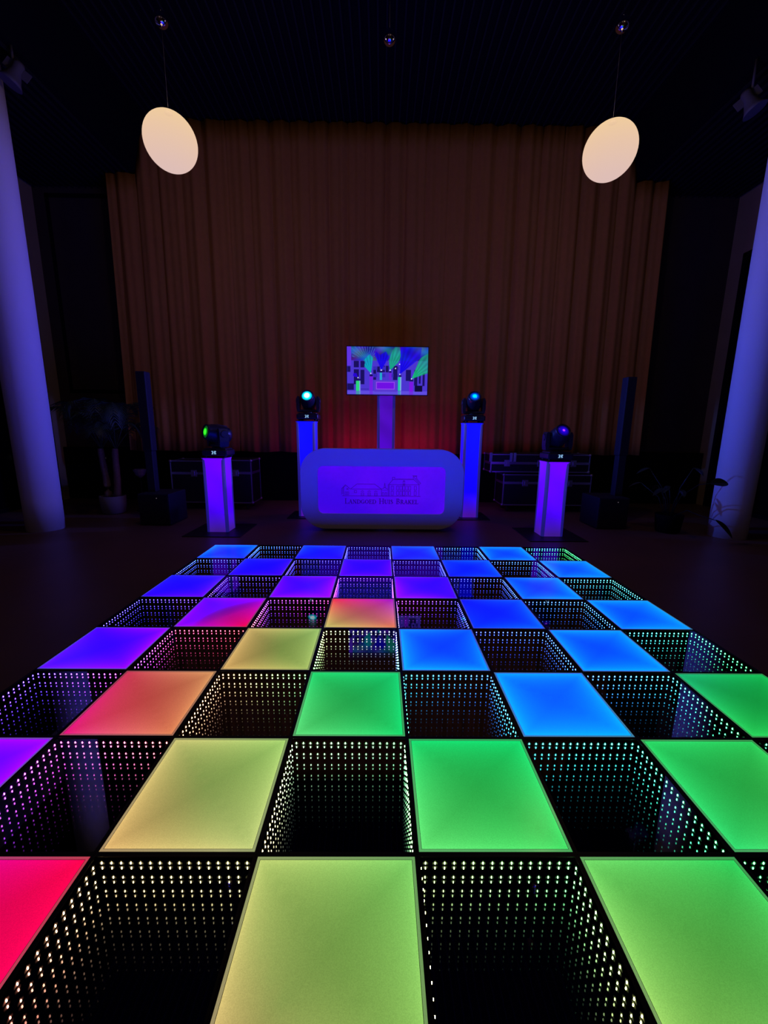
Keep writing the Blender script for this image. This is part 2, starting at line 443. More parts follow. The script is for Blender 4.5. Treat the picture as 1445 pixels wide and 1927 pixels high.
# back wall: plaster with a dark lower panelling and a night window on the left
m = MB(); m.box(XL, YB, 0, XR, YB + .15, 6.4); struct('wall_back', m, M_backwall)
m = MB(); m.box(XL + .01, YB - 0.12, 0, XR - .01, YB, 1.0, bev=0.01); struct('baseboard_back', m, M_dark)
m = MB(); m.box(XL - .15, YF, 4.40, XL, YB, 6.4); m.box(XL - .15, YF, 0, XL, YF + .6, 4.4); m.box(XL - .15, YB - .28, 0, XL, YB, 4.4); m.box(XL - .15, 2.9, 0, XL, 3.4, 4.4); m.box(XL - .15, -2.2, 0, XL, -1.7, 4.4); struct('wall_left', m, M_wall)
m = MB(); m.box(XR, YF, 4.45, XR + .15, YB, 6.4); m.box(XR, YF, 0, XR + .15, YF + .6, 4.45); m.box(XR, YB - .28, 0, XR + .15, YB, 4.45); m.box(XR, 2.9, 0, XR + .15, 3.4, 4.45); m.box(XR, -2.2, 0, XR + .15, -1.7, 4.45); struct('wall_right', m, M_wall)
m = MB(); m.box(XL, YF - .15, 0, XR, YF, 6.4); struct('wall_rear', m, M_wall)
def window(name, axis, p, a0, a1, z0, z1, nv, nh):
    """frame, mullions (children) and pane of a tall night window; axis 'x' = wall facing sideways at x = p"""
    P = (lambda a, d, z: (p + d, a, z)) if axis == 'x' else (lambda a, d, z: (a, p + d, z))
    def bx(m, aa, bb, d0, d1, za, zb):
        q0, q1 = P(aa, d0, za), P(bb, d1, zb)
        m.box(min(q0[0], q1[0]), min(q0[1], q1[1]), za, max(q0[0], q1[0]), max(q0[1], q1[1]), zb)
    s = 1 if (axis == 'x' and p < 0) else -1
    m = MB(); bx(m, a0, a1, -0.05 * s, -0.04 * s, z0, z1); g = m.build(name, M_glassdark); g['kind'] = 'structure'
    f = MB()
    for (aa, bb, za, zb) in ((a0, a1, z0, z0 + .07), (a0, a1, z1 - .07, z1), (a0, a0 + .07, z0, z1), (a1 - .07, a1, z0, z1)): bx(f, aa, bb, -0.04 * s, 0.0 * s, za, zb)
    f.build('window_frame', M_dark, g)
    for k in range(1, nv):
        a = a0 + (a1 - a0) * k / nv; f = MB(); bx(f, a - .025, a + .025, -0.04 * s, -0.005 * s, z0 + .07, z1 - .07); f.build('mullion', M_dark, g)
    for k in range(1, nh):
        z = z0 + (z1 - z0) * k / nh; f = MB(); bx(f, a0 + .07, a1 - .07, -0.04 * s, -0.01 * s, z - .02, z + .02); f.build('transom', M_dark, g)
    return g
window('window_1', 'x', XL, 3.4, YB - .28, 0.0, 4.40, 4, 2)
window('window_2', 'x', XL, -1.7, 2.9, 0.0, 4.40, 4, 2)
window('window_3', 'x', XR, 3.4, YB - .28, 0.0, 4.45, 4, 2)
window('window_4', 'x', XR, -1.7, 2.9, 0.0, 4.45, 4, 2)
window('window_5', 'x', XL, YF + .6, -2.2, 0.0, 4.40, 4, 2)
window('window_6', 'x', XR, YF + .6, -2.2, 0.0, 4.45, 4, 2)
window('window_7', 'y', YB - 0.002, -6.0, -4.75, 2.0, 5.35, 2, 1)

# ------------------------------------------------------------------ curtain
def pleat(x, z):
    zz = (z - 0.97) / 5.3
    w = 0.0
    w += 0.016 * math.sin(x * 21.0 + 1.4 * math.sin(x * 2.1))
    ph = x * 18.5 + 1.7 * math.sin(x * 1.3 + 1.0) + 0.25 * math.sin(zz * 3 + x)
    w += 0.075 * (abs(math.sin(ph * 0.5)) ** 0.55)
    w += 0.009 * math.sin(x * 47 + zz * 1.5)
    return -w * (0.75 + 0.25 * (1 - zz))
def ctop(x):
    if x < -4.16 or x > 4.05: return ZS - 0.04
    if x < -3.92: return ZS - 0.04 + (x + 4.16) / 0.24 * (ZC - ZS)
    if x > 3.84: return ZS - 0.04 + (4.05 - x) / 0.21 * (ZC - ZS)
    return ZC - 0.04
m = MB(); NX, NZ = 900, 14; x0, x1 = -4.62, 4.56
for a in range(NX + 1):
    x = x0 + (x1 - x0) * a / NX; zt = ctop(x)
    for b in range(NZ + 1):
        zb = 0.965 + 0.008 * math.sin(x * 9)
        z = zb + (zt - zb) * b / NZ
        flare = 1 - 0.0 * b
        m.v.append((x * (1.015 - 0.015 * (z - 0.97) / 4.5), 6.66 + pleat(x, z), z))
for a in range(NX):
    for b in range(NZ):
        k = a * (NZ + 1) + b; m.f.append((k, k + NZ + 1, k + NZ + 2, k + 1)); m.sm.append(True)
cur = m.build('curtain', M_curtain, fixn=False)
sol = cur.modifiers.new('thick', 'SOLIDIFY'); sol.thickness = 0.004
tag(cur, 'wide rust-brown pleated curtain hanging across the back of the hall', 'curtain', kind='thing')

# ------------------------------------------------------------------ columns
for (cx_, cy_, side, mate) in ((-4.70, 4.50, 'left', 'beside the potted palm'), (4.62, 4.40, 'right', 'behind the two dark leaves')):
    m = MB(); m.lathe([(0.215, 0), (0.217, 0.4), (0.222, 1.5), (0.228, 3.0), (0.228, 4.4), (0.222, ZS - 0.002)], 64)
    o = m.build('round_column', M_column, loc=(cx_, cy_, 0)); tag(o, f'tall round white column lit blue-violet at the {side} edge, {mate}', 'column', 'round white columns', 'thing')

# ------------------------------------------------------------------ pendants
M_globe = bpy.data.materials.new('opal_glass_globe'); M_globe.use_nodes = True
nt = M_globe.node_tree; nt.nodes.clear()
out = nt.nodes.new('ShaderNodeOutputMaterial'); mx = nt.nodes.new('ShaderNodeMixShader'); mx.inputs[0].default_value = 0.70
tr = nt.nodes.new('ShaderNodeBsdfTransparent'); em = nt.nodes.new('ShaderNodeEmission')
tc = nt.nodes.new('ShaderNodeTexCoord'); sp = nt.nodes.new('ShaderNodeSeparateXYZ'); rp = nt.nodes.new('ShaderNodeValToRGB')
mr = nt.nodes.new('ShaderNodeMapRange'); mr.inputs[1].default_value = -0.25; mr.inputs[2].default_value = 0.25
nt.links.new(tc.outputs['Object'], sp.inputs[0]); nt.links.new(sp.outputs['Z'], mr.inputs[0]); nt.links.new(mr.outputs[0], rp.inputs[0])
rp.color_ramp.elements[0].color = (*s2l((222, 190, 185)), 1); rp.color_ramp.elements[1].color = (*s2l((244, 208, 155)), 1)
e = rp.color_ramp.elements.new(0.45); e.color = (*s2l((232, 196, 172)), 1)
nt.links.new(rp.outputs[0], em.inputs[0]); em.inputs[1].default_value = 1.08
nt.links.new(tr.outputs[0], mx.inputs[1]); nt.links.new(em.outputs[0], mx.inputs[2]); nt.links.new(mx.outputs[0], out.inputs[0])

def point(name, loc, energy, color, size=0.0):
    l = bpy.data.lights.new(name, 'POINT'); l.energy = energy; l.color = color; l.shadow_soft_size = size
    o = bpy.data.objects.new(name, l); col.objects.link(o); o.location = loc; return o
def spot(name, loc, target, energy, color, angle=40, blend=0.6, size=0.05):
    l = bpy.data.lights.new(name, 'SPOT'); l.energy = energy; l.color = color; l.spot_size = math.radians(angle); l.spot_blend = blend; l.shadow_soft_size = size
    o = bpy.data.objects.new(name, l); col.objects.link(o); o.location = loc
    o.rotation_euler = (Vector(target) - Vector(loc)).to_track_quat('-Z', 'Y').to_euler(); return o
WARM = (1.0, 0.62, 0.34)
def pendant(x, y, zg, zb, lamp, label, energy=30):
    root = empty('pendant_lamp', (x, y, ZC), label=label, cat='lamp', group='hanging globe lamps' if lamp else None)
    m = MB(); m.lathe([(0.05, -0.02), (0.06, 0)], 20); m.build('ceiling_rose', M_chrome, root)
    m = MB(); m.tube([(0, 0, -0.02), (0, 0, (zg + 0.25 if lamp else zb) - ZC)], 0.0016, 6); m.build('cable', M_steel, root)
    if zb:
        m = MB(); n = 14; m.lathe([(0.066 * math.sin(PI * max(k, .05) / n), -0.066 * math.cos(PI * k / n)) for k in range(n + 1)], 28, Matrix.Translation((0, 0, zb - ZC)))
        m.build('chrome_ball', M_chrome, root)
    if lamp:
        m = MB(); n = 28; m.lathe([(0.25 * math.sin(PI * max(k, .03) / n), -0.25 * math.cos(PI * k / n)) for k in range(n + 1)], 56, caps=False)
        m.build('globe_shade', M_globe, root, loc=(0, 0, zg - ZC))
        m = MB(); m.lathe([(0.04, 0.245), (0.03, 0.275), (0.008, 0.29)], 20, Matrix.Translation((0, 0, zg - ZC))); m.build('lamp_cap', M_steel, root)
        point('globe_bulb', (x, y, zg), energy, WARM)
    return root
pendant(-2.25, 3.74, 4.182, 5.194, True, 'warm glowing globe pendant lamp on the left, in front of the curtain')
pendant(2.15, 3.70, 4.144, 5.198, True, 'warm glowing globe pendant lamp on the right, in front of the curtain')
pendant(-0.069, 3.878, 0, 5.196, False, 'small chrome ball hanging on a cable at the ceiling centre, without a lamp')
for k, (x, lab) in enumerate(((-2.25, 'added globe pendant lamp, out of view, for warm light from the rear left'), (2.15, 'added globe pendant lamp, out of view, for warm light from the rear right'))):
    pendant(x, -3.6, 4.16, 5.19, True, lab, 30)  # rear pair added behind the camera to give the hall more warm light

# ceiling spotlights near the column tops
M_spotgrey = mat('spotlight_dull_grey', (0.10, 0.10, 0.12), 0.6)
def accent(x, y, z, rz, label):
    root = empty('ceiling_spotlight', (x, y, ZS), rz, label, 'spotlight', 'grey spotlights at the column tops')
    d = z - ZS
    m = MB(); m.tube([(0, 0, 0), (0, 0, d + 0.10)], 0.012, 8); m.build('bracket', M_spotgrey, root)
    m = MB(); m.lathe([(0.04, 0.13), (0.055, 0.10), (0.05, 0.03), (0.085, -0.07), (0.115, -0.12)], 24, Matrix.Translation((0, 0, d)) @ Matrix.Rotation(0.5, 4, 'Y')); m.build('lamp_housing', M_spotgrey, root)
    m = MB(); m.box(-0.12, -0.006, 0.0, -0.02, 0.006, 0.10, Matrix.Translation((0, 0, d)) @ Matrix.Rotation(0.6, 4, 'Y')); m.box(0.02, -0.006, 0.0, 0.12, 0.006, 0.10, Matrix.Translation((0, 0, d)) @ Matrix.Rotation(0.6, 4, 'Y')); m.build('barn_door', M_spotgrey, root)
accent(-4.20, 4.40, 5.20, 0.4, 'small grey spotlight on the ceiling beside the left column top')
accent(4.02, 4.40, 5.06, 2.6, 'small grey spotlight on the ceiling beside the right column top')

# ------------------------------------------------------------------ lit towers and moving heads
def cover_mat(name, top, mid, low, zmax, strength=1.0):
    m = bpy.data.materials.new(name); m.use_nodes = True; nt = m.node_tree; b = nt.nodes['Principled BSDF']
    b.inputs['Base Color'].default_value = (0.12, 0.11, 0.14, 1); b.inputs['Roughness'].default_value = 0.6; b.inputs['Specular IOR Level'].default_value = 0
    tc = nt.nodes.new('ShaderNodeTexCoord'); sp = nt.nodes.new('ShaderNodeSeparateXYZ'); mr = nt.nodes.new('ShaderNodeMapRange'); rp = nt.nodes.new('ShaderNodeValToRGB')
    mr.inputs[1].default_value = 0; mr.inputs[2].default_value = zmax
    nt.links.new(tc.outputs['Object'], sp.inputs[0]); nt.links.new(sp.outputs['Z'], mr.inputs[0]); nt.links.new(mr.outputs[0], rp.inputs[0])
    el = rp.color_ramp.elements; el[0].color = (*s2l(low), 1); el[0].position = 0.04; el[1].color = (*s2l(top), 1); el[1].position = 0.85  # glow of the lamp inside painted as a ramp, fading towards the foot
    e = el.new(0.28); e.color = (*s2l(mid), 1)
    # soft diagonal creases of the stretch fabric, painted as brighter and dimmer glow
    wv = nt.nodes.new('ShaderNodeTexWave'); wv.wave_type = 'BANDS'; wv.bands_direction = 'DIAGONAL'; wv.inputs['Scale'].default_value = 1.1; wv.inputs['Distortion'].default_value = 3.5
    nt.links.new(tc.outputs['Object'], wv.inputs['Vector'])
    m2 = nt.nodes.new('ShaderNodeMapRange'); m2.inputs[3].default_value = 0.85; m2.inputs[4].default_value = 1.06; nt.links.new(wv.outputs['Fac'], m2.inputs[0])
    vm = nt.nodes.new('ShaderNodeVectorMath'); vm.operation = 'SCALE'; nt.links.new(rp.outputs[0], vm.inputs[0]); nt.links.new(m2.outputs[0], vm.inputs['Scale'])
    nt.links.new(vm.outputs[0], b.inputs['Emission Color']); b.inputs['Emission Strength'].default_value = strength
    return m
M_purple = cover_mat('stretch_cover_violet_lit', (100, 0, 250), (66, 0, 235), (60, 24, 140), 1.0, 1.15)
M_blue = cover_mat('stretch_cover_blue_lit', (4, 6, 252), (8, 0, 240), (60, 14, 140), 1.5, 1.5)
M_violet = cover_mat('stretch_cover_purple_lit', (80, 8, 195), (84, 0, 225), (60, 0, 160), 1.9, 0.9)

def tower(x, y, h, m_cover, label, plate=0.375):
    root = empty('light_tower', (x, y, 0), 0, label, 'tower', 'fabric covered light towers')
    w = 0.142
    m = MB(); m.box(-plate, -plate, 0, plate, plate, 0.010, bev=0.002); m.build('base_plate', M_black, root)
    # stretched cover: four faces pulled slightly inwards between the corners, flared lip at the top
    m = MB(); prof = [(w, 0.012), (w - .001, 0.1), (w - .004, h * .5), (w - .002, h - .12), (w + .001, h - .03), (w + .009, h - .004)]
    for sd in range(4):
        Mr = Matrix.Rotation(sd * PI / 2, 4, 'Z'); base = len(m.v)
        for (r, z) in prof:
            for k in range(9):
                s = -0.84 + 1.68 * k / 8; bow = 0.006 * (1 - s * s) * math.sin(PI * z / h)
                m.v.append(tuple(Mr @ Vector((s * r, -r + bow, z))))
        for a in range(len(prof) - 1):
            for k in range(8): q = base + a * 9 + k; m.f.append((q, q + 1, q + 10, q + 9)); m.sm.append(True)
    m.build('stretch_cover', m_cover, root, fixn=False)
    for sx in (-1, 1):
        for sy in (-1, 1):
            m = MB(); m.lathe([(0.026, 0.0), (0.026, h - 0.012)], 16, Matrix.Translation((sx * (w - 0.023), sy * (w - 0.023), 0.011))); m.build('corner_trim', M_trim, root)
    m = MB(); m.box(-w - .004, -w - .004, h - .004, w + .004, w + .004, h + .006, bev=0.002); m.build('top_plate', M_black, root)
    return root
tower(-2.30, 4.50, 1.0, M_purple, 'short violet glowing tower at the left front, under the green-lit moving head')
tower(2.165, 4.40, 1.0, M_purple, 'short violet glowing tower at the right front, in front of the flight cases')
tower(-1.28, 5.58, 1.5, M_blue, 'tall deep blue glowing tower behind the left end of the booth', 0.3)
tower(1.31, 5.59, 1.5, M_blue, 'tall deep blue glowing tower behind the right end of the booth', 0.3)

def lens_mat(name, inner, outer, r1, r2, strength=1.0):
    m = bpy.data.materials.new(name); m.use_nodes = True; nt = m.node_tree; nt.nodes.clear()
    out = nt.nodes.new('ShaderNodeOutputMaterial'); b = nt.nodes.new('ShaderNodeBsdfPrincipled'); b.inputs['Base Color'].default_value = (0, 0, 0.01, 1); b.inputs['Roughness'].default_value = 0.1
    tc = nt.nodes.new('ShaderNodeTexCoord'); ln = nt.nodes.new('ShaderNodeVectorMath'); ln.operation = 'LENGTH'
    cm = nt.nodes.new('ShaderNodeVectorMath'); cm.operation = 'MULTIPLY'; cm.inputs[1].default_value = (1, 0, 1)
    nt.links.new(tc.outputs['Object'], cm.inputs[0]); nt.links.new(cm.outputs[0], ln.inputs[0])
    mr = nt.nodes.new('ShaderNodeMapRange'); mr.inputs[1].default_value = 0; mr.inputs[2].default_value = 0.1; nt.links.new(ln.outputs['Value'], mr.inputs[0])
    rp = nt.nodes.new('ShaderNodeValToRGB'); nt.links.new(mr.outputs[0], rp.inputs[0]); el = rp.color_ramp.elements
    el[0].position = r1 * 0.5; el[0].color = (*inner, 1); el[1].position = 1.0; el[1].color = (0, 0, 0.02, 1)
    e = el.new(r1); e.color = (*[0.8 * q for q in outer], 1); e = el.new(r2); e.color = (*[0.10 * q for q in outer], 1)  # outer rings paint the bloom around the lens into its emission
    nt.links.new(rp.outputs[0], b.inputs['Emission Color']); b.inputs['Emission Strength'].default_value = strength
    nt.links.new(b.outputs[0], out.inputs[0]); return m
M_lcyan = lens_mat('lens_cyan_lit', (0.7, 1, 1), (0, 0.75, 1.0), 0.50, 0.82, 2.0)
M_lblue = lens_mat('lens_blue_lit', (0, 0.8, 1), (0.0, 0.08, 0.95), 0.42, 0.72, 1.2)
M_lviolet = lens_mat('lens_violet_lit', (0.6, 0.05, 1), (0.02, 0.0, 0.9), 0.20, 0.70, 1.1)
M_lgreen = lens_mat('lens_green_lit', (0.05, 1, 0.02), (0.02, 0.9, 0.01), 0.38, 0.50, 1.2)
M_disp = mat('display_cyan_lit', (0, 0, 0), 0.4, emit=(0.32, 0.62, 1.0), strength=1.0)

def moving_head(x, y, z, rz, aim, lens_m, label, lens_r=0.075):
    """base, yoke, tilting head with lens; aim = world direction of the beam"""
    root = empty('moving_head_light', (x, y, z), 0, label, 'stage light', 'moving head stage lights')
    Rz = Matrix.Rotation(rz, 4, 'Z')
    m = MB(); m.box(-0.165, -0.15, 0.022, 0.165, 0.15, 0.100, bev=0.018); m.box(-0.14, -0.125, 0.095, 0.14, 0.125, 0.118, bev=0.008); m.build('base', M_fixture, root)
    for sx in (-1, 1):
        for sy in (-1, 1):
            m = MB(); m.lathe([(0.018, 0), (0.022, 0.024)], 12, Matrix.Translation((sx * .12, sy * .11, 0))); m.build('rubber_foot', M_black, root)
    dsp = MB()
    # small lit read-out on the front: two characters of dots
    pat = ["1110.111", "0.10.1.1", "..11.11.", ".110.11.", "0.10.1.1", "1110.1.1"]
    for r_, line in enumerate(pat):
        for c_, ch in enumerate(line):
            if ch == '1': dsp.box(-0.034 + c_ * 0.0072, -0.1535, 0.078 - r_ * 0.0068, -0.034 + c_ * 0.0072 + 0.0068, -0.1505, 0.078 - r_ * 0.0068 + 0.0062)
    dsp.build('display', M_disp, root)
    # pan yoke
    yk = MB(); yk.lathe([(0.075, 0.116), (0.078, 0.135)], 28)
    yk.box(-0.165, -0.05, 0.130, 0.165, 0.05, 0.172, Rz, bev=0.012)
    for s in (-1, 1):
        out_ = [(s * 0.168, 0.14), (s * 0.178, 0.20), (s * 0.176, 0.33), (s * 0.160, 0.368), (s * 0.136, 0.368), (s * 0.128, 0.33), (s * 0.128, 0.20), (s * 0.136, 0.14)]
        if s < 0: out_ = out_[::-1]
        yk.prism(out_, -0.062, 0.062, None, Rz)
        yk.lathe([(0.045, 0), (0.040, 0.012)], 20, Rz @ Matrix.Translation((s * 0.174, 0, 0.30)) @ Matrix.Rotation(s * PI / 2, 4, 'Y'))
    yk.build('yoke', M_fixture, root)
    hd = bpy.data.objects.new('head', None); bpy.data.objects.remove(hd)
    D = lookrot(aim); Tm = Matrix.Translation((0, 0, 0.302)) @ D @ Matrix.Rotation(PI / 2, 4, 'X')
    h = MB(); h.lathe([(0.020, -0.175), (0.080, -0.165), (0.104, -0.13), (0.116, -0.06), (0.118, 0.02), (0.110, 0.09), (0.098, 0.135), (0.100, 0.15), (0.094, 0.165), (0.082, 0.165), (0.080, 0.150)], 36, Tm)
    for k in range(8):
        a = PI / 4 * k; h.box(-0.004, 0.106, -0.12, 0.004, 0.121, 0.02, Tm @ Matrix.Rotation(a, 4, 'Z'))
    ho = h.build('head', M_fixture, root)
    l = MB(); l.lathe([(0.002, 0.010), (0.04, 0.006), (0.070, -0.003), (0.081, -0.012)], 36, Matrix.Rotation(PI / 2, 4, 'X'), caps=False)
    lo = l.build('lens', lens_m, ho, fixn=True)
    lo.matrix_local = Matrix.Translation((0, 0, 0.302)) @ D @ Matrix.Translation((0, -0.160, 0))
    return root, Vector((x, y, z + 0.302)) + (Vector(aim).normalized() * 0.20)
cam_loc = Vector((-0.12413347, -1.05895606, 1.37894191))
heads = [
 moving_head(-2.265, 4.48, 1.006, -0.74, (-0.66, -0.72, 0.16), M_lgreen, 'moving head stage light shining green, on the short left tower'),
 moving_head(2.19, 4.42, 1.006, 0.0, (0.06, -0.78, 0.50), M_lviolet, 'moving head stage light with violet-blue lens, on the short right tower'),
 moving_head(-1.25, 5.58, 1.506, 0.0, (0.02, -0.86, 0.42), M_lcyan, 'moving head stage light shining bright cyan, on the tall left tower'),
 moving_head(1.32, 5.59, 1.506, 0.0, (-0.10, -0.80, 0.52), M_lblue, 'moving head stage light with blue glowing lens, on the tall right tower')]

# ------------------------------------------------------------------ television on its tower
tv = empty('television', (-0.03, 5.60, 0), 0, 'flat television showing a stage with blue and green beams, above the booth', 'television')
m = MB(); m.box(-0.632, 0.004, 1.905, 0.632, 0.05, 2.632, bev=0.004); m.box(-0.3, 0.05, 2.0, 0.3, 0.10, 2.5, bev=0.01); m.build('casing', M_black, tv)
m = MB(); m.box(-0.12, 0.10, 2.12, 0.12, 0.13, 2.36); m.build('wall_bracket', M_steel, tv)
sw, sh = 1.240, 0.700; GX, GZ = 220, 124
def inpoly(px, py, P):
    c = False; n = len(P); j = n - 1
    for i in range(n):
        if (P[i][1] > py) != (P[j][1] > py) and px < (P[j][0] - P[i][0]) * (py - P[i][1]) / (P[j][1] - P[i][1]) + P[i][0]: c = not c
        j = i
    return c
rnd = random.Random(3)
BEAMS = [([(462, 500), (360, 395), (372, 330), (352, 300), (400, 250), (440, 205), (495, 260)], (0, 190, 200)),
         ([(622, 448), (520, 215), (540, 160), (600, 215), (690, 160), (735, 235), (690, 330)], (20, 0, 255)),
         ([(757, 450), (735, 300), (790, 150), (830, 92), (900, 92), (915, 220), (880, 330)], (20, 190, 140)),
         ([(908, 510), (915, 92), (1240, 92), (1215, 260)], (14, 0, 255)),
         ([(1090, 578), (1200, 290), (1240, 240), (1335, 190), (1335, 490)], (20, 205, 130)),
         ([(264, 568), (185, 545), (195, 500), (240, 500)], (40, 0, 240))]
RECTS = [((235, 615, 300, 770), (40, 215, 120)), ((285, 615, 300, 770), (130, 150, 235)), ((440, 545, 490, 765), (115, 25, 225)), ((598, 488, 636, 600), (30, 170, 205)),
         ((738, 488, 778, 600), (105, 30, 215)), ((880, 552, 928, 768), (30, 200, 160)), ((916, 552, 930, 768), (130, 170, 230)), ((1058, 622, 1116, 775), (120, 20, 225)), ((548, 632, 828, 745), (110, 10, 225))]
DARK = [(95, 390, 150, 480), (95, 660, 200, 760), (200, 310, 280, 410), (300, 310, 370, 410), (200, 440, 280, 670), (300, 445, 365, 670), (500, 390, 545, 600), (555, 390, 600, 480), (640, 380, 680, 480), (690, 380, 735, 480), (800, 380, 870, 600), (1000, 440, 1080, 610), (1130, 440, 1180, 680), (1200, 520, 1230, 650), (1260, 480, 1290, 690), (232, 585, 300, 614), (440, 515, 490, 544), (880, 520, 930, 550), (1058, 590, 1116, 620), (596, 458, 640, 486), (738, 462, 780, 486)]
DOTS = [(264, 568), (462, 500), (622, 447), (757, 450), (908, 510), (1090, 578), (900, 355), (840, 420)]
def scr(u, v):
    px, py = 95 + u * 1240, 92 + v * 736
    c = [74, 52, 205]
    if py < 300: c = [45 + 22 * math.sin(px * .021 + py * .013), 62 + 40 * math.sin(px * .012 - py * .02 + 2), 158 + 30 * math.sin(px * .017 + py * .03)]
    if 170 < px < 520 and py < 250 and math.sin(math.atan2(py - 330, px - 420) * 38) > .80: c = [62, 110, 190]
    if py > 770: c = [95, 75, 222]
    if px < 160 and py < 380: c = [95, 50, 225]
    for r in DARK:
        if r[0] < px < r[2] and r[1] < py < r[3]: c = [22, 12, 92]
    if 480 < px < 900 and 370 < py < 600 and (int(px) // 62) % 2 == 0 and (int(py) // 56) % 2: c = [55, 40, 180]
    if 515 < px < 862 and 605 < py < 785: c = [88, 55, 205]
    if 1140 < px < 1260 and 680 < py < 780: c = [10, 6, 50]
    if 300 < px < 430 and 740 < py < 748: c = [20, 10, 90]
    for P, bc in BEAMS:
        if inpoly(px, py, P):
            dx, dy = px - P[0][0], py - P[0][1]; a = math.atan2(dx, -dy); s = 0.9 + 0.10 * math.sin(a * 30)
            f = max(0.45, 1 - math.hypot(dx, dy) / 900); c = [q * s * f + w * (1 - f) for q, w in zip(bc, c)]
    for k in range(0):
        x0_ = 370 + k * 35; t = (py - 92) / 170
        if 0 < t < 1 and abs(px - (x0_ + (400 - x0_) * t)) < 3: c = [120, 200, 225]
    for r, rc in RECTS:
        if r[0] < px < r[2] and r[1] < py < r[3]: c = list(rc)
    if 545 < px < 830 and 628 < py < 748 and not (556 < px < 820 and 640 < py < 738): c = [150, 70, 235]
    for d in DOTS:
        if math.hypot(px - d[0], py - d[1]) < 9: c = [225, 235, 255]
    if py > 770:
        for r, rc in RECTS[:8]:
            if r[0] < px < r[2] and r[3] > 760: c = [(q + w) / 2 for q, w in zip(rc, c)]
    return s2l([max(0, min(255, q)) for q in c])
m = MB()
for a in range(GX + 1):
    for b in range(GZ + 1): m.v.append((-sw / 2 + sw * a / GX, 0.0, 1.918 + sh * b / GZ))
for a in range(GX):
    for b in range(GZ): k = a * (GZ + 1) + b; m.f.append((k, k + GZ + 1, k + GZ + 2, k + 1)); m.sm.append(False)
s_ = m.build('screen', M_screen, tv, fixn=False); s_['label'] = 'lit screen with a picture of a light show'
set_glow(s_, lambda p: scr(min(.9999, p.x / sw + .5), min(.9999, 1 - (p.z - 1.918) / sh)))
tower(-0.04, 5.90, 2.30, M_violet, 'purple glowing tower that carries the television, behind the booth', 0.35)

# ------------------------------------------------------------------ DJ booth
bx0, bx1, bz0, bz1 = -1.203, 1.003, 0.033, 1.130; by = 4.50
booth = empty('dj_booth', (0, by, 0), 0, 'white round-cornered dj booth with violet panel reading LANDGOED HUIS BRAKEL', 'dj booth')
N = 14
ou = rrect(bx0, bz0, bx1, bz1, 0.335, N); inn = rrect(-0.968, 0.250, 0.755, 0.896, 0.075, N)
m = MB(); m.prism(ou, 0.0, 0.14, inn); fo = m.build('front_frame', M_white, booth)
bv = fo.modifiers.new('b', 'BEVEL'); bv.width = 0.006; bv.segments = 2; bv.limit_method = 'ANGLE'
# violet lit panel
M_panel = bpy.data.materials.new('booth_panel_violet_lit'); M_panel.use_nodes = True; nt = M_panel.node_tree; b = nt.nodes['Principled BSDF']
b.inputs['Base Color'].default_value = (0.10, 0.09, 0.12, 1); b.inputs['Roughness'].default_value = 0.6
tc = nt.nodes.new('ShaderNodeTexCoord'); n = nt.nodes.new('ShaderNodeTexNoise'); n.inputs['Scale'].default_value = 1.2; n.inputs['Detail'].default_value = 1
rp = nt.nodes.new('ShaderNodeValToRGB'); rp.color_ramp.elements[0].position = .35; rp.color_ramp.elements[1].position = .65
rp.color_ramp.elements[0].color = (*s2l((62, 0, 232)), 1); rp.color_ramp.elements[1].color = (*s2l((94, 0, 250)), 1)
nt.links.new(tc.outputs['Object'], n.inputs['Vector']); nt.links.new(n.outputs['Fac'], rp.inputs[0]); nt.links.new(rp.outputs[0], b.inputs['Emission Color']); b.inputs['Emission Strength'].default_value = 0.85
m = MB(); m.prism(rrect(-0.975, 0.243, 0.762, 0.903, 0.080, N), 0.016, 0.05); pn = m.build('front_panel', M_panel, booth); pn['label'] = 'violet lit panel with the house drawing and name'
# drawing and lettering, as thin printed lines on the panel
def U(u, v): return (-0.968 + (u - 170) * 0.001584, 0.896 - (v - 160) * 0.001595)
art = MB()
def seg(m, p, q, w, y0=0.0135, y1=0.0158):
    p, q = Vector(p), Vector(q); d = q - p
    if d.length < 1e-6: return
    d.normalize(); n_ = Vector((-d.y, d.x)) * w / 2; e = d * w * 0.3
    o = [p - e + n_, q + e + n_, q + e - n_, p - e - n_]; m.prism([(a.x, a.y) for a in o], y0, y1)
def pl(*pts, w=0.0050):
    for a, b_ in zip(pts, pts[1:]): seg(art, U(*a), U(*b_), w)
def rc(a, b_, c, d, w=0.0044): pl((a, b_), (c, b_), (c, d), (a, d), (a, b_), w=w)
pl((375, 412), (1048, 412)); pl((390, 412), (390, 340)); pl((372, 400), (372, 350), (404, 318), (446, 353)); pl((382, 395), (382, 346), (404, 326)); 
pl((404, 318), (420, 330)); rc(402, 378, 414, 402); rc(420, 378, 432, 402); pl((414, 346), (430, 360)); pl((430, 346), (414, 360))
pl((446, 353), (712, 353)); pl((452, 350), (502, 310), (655, 310), (714, 352)); rc(481, 366, 500, 385)
for x in (550, 608, 665): rc(x - 11, 386, x + 11, 410); pl((x - 13, 374), (x, 368), (x + 13, 374)); pl((x - 11, 398), (x + 11, 398), w=0.003)
pl((714, 412), (714, 352), (742, 338), (770, 354)); pl((735, 340), (741, 300), (748, 340)); rc(720, 382, 733, 411); rc(745, 382, 758, 411); pl((720, 360), (766, 360), w=.003)
pl((780, 412), (780, 312), (1035, 312), (1035, 412)); pl((770, 316), (812, 268), (990, 268), (1037, 312)); pl((771, 412), (771, 316))
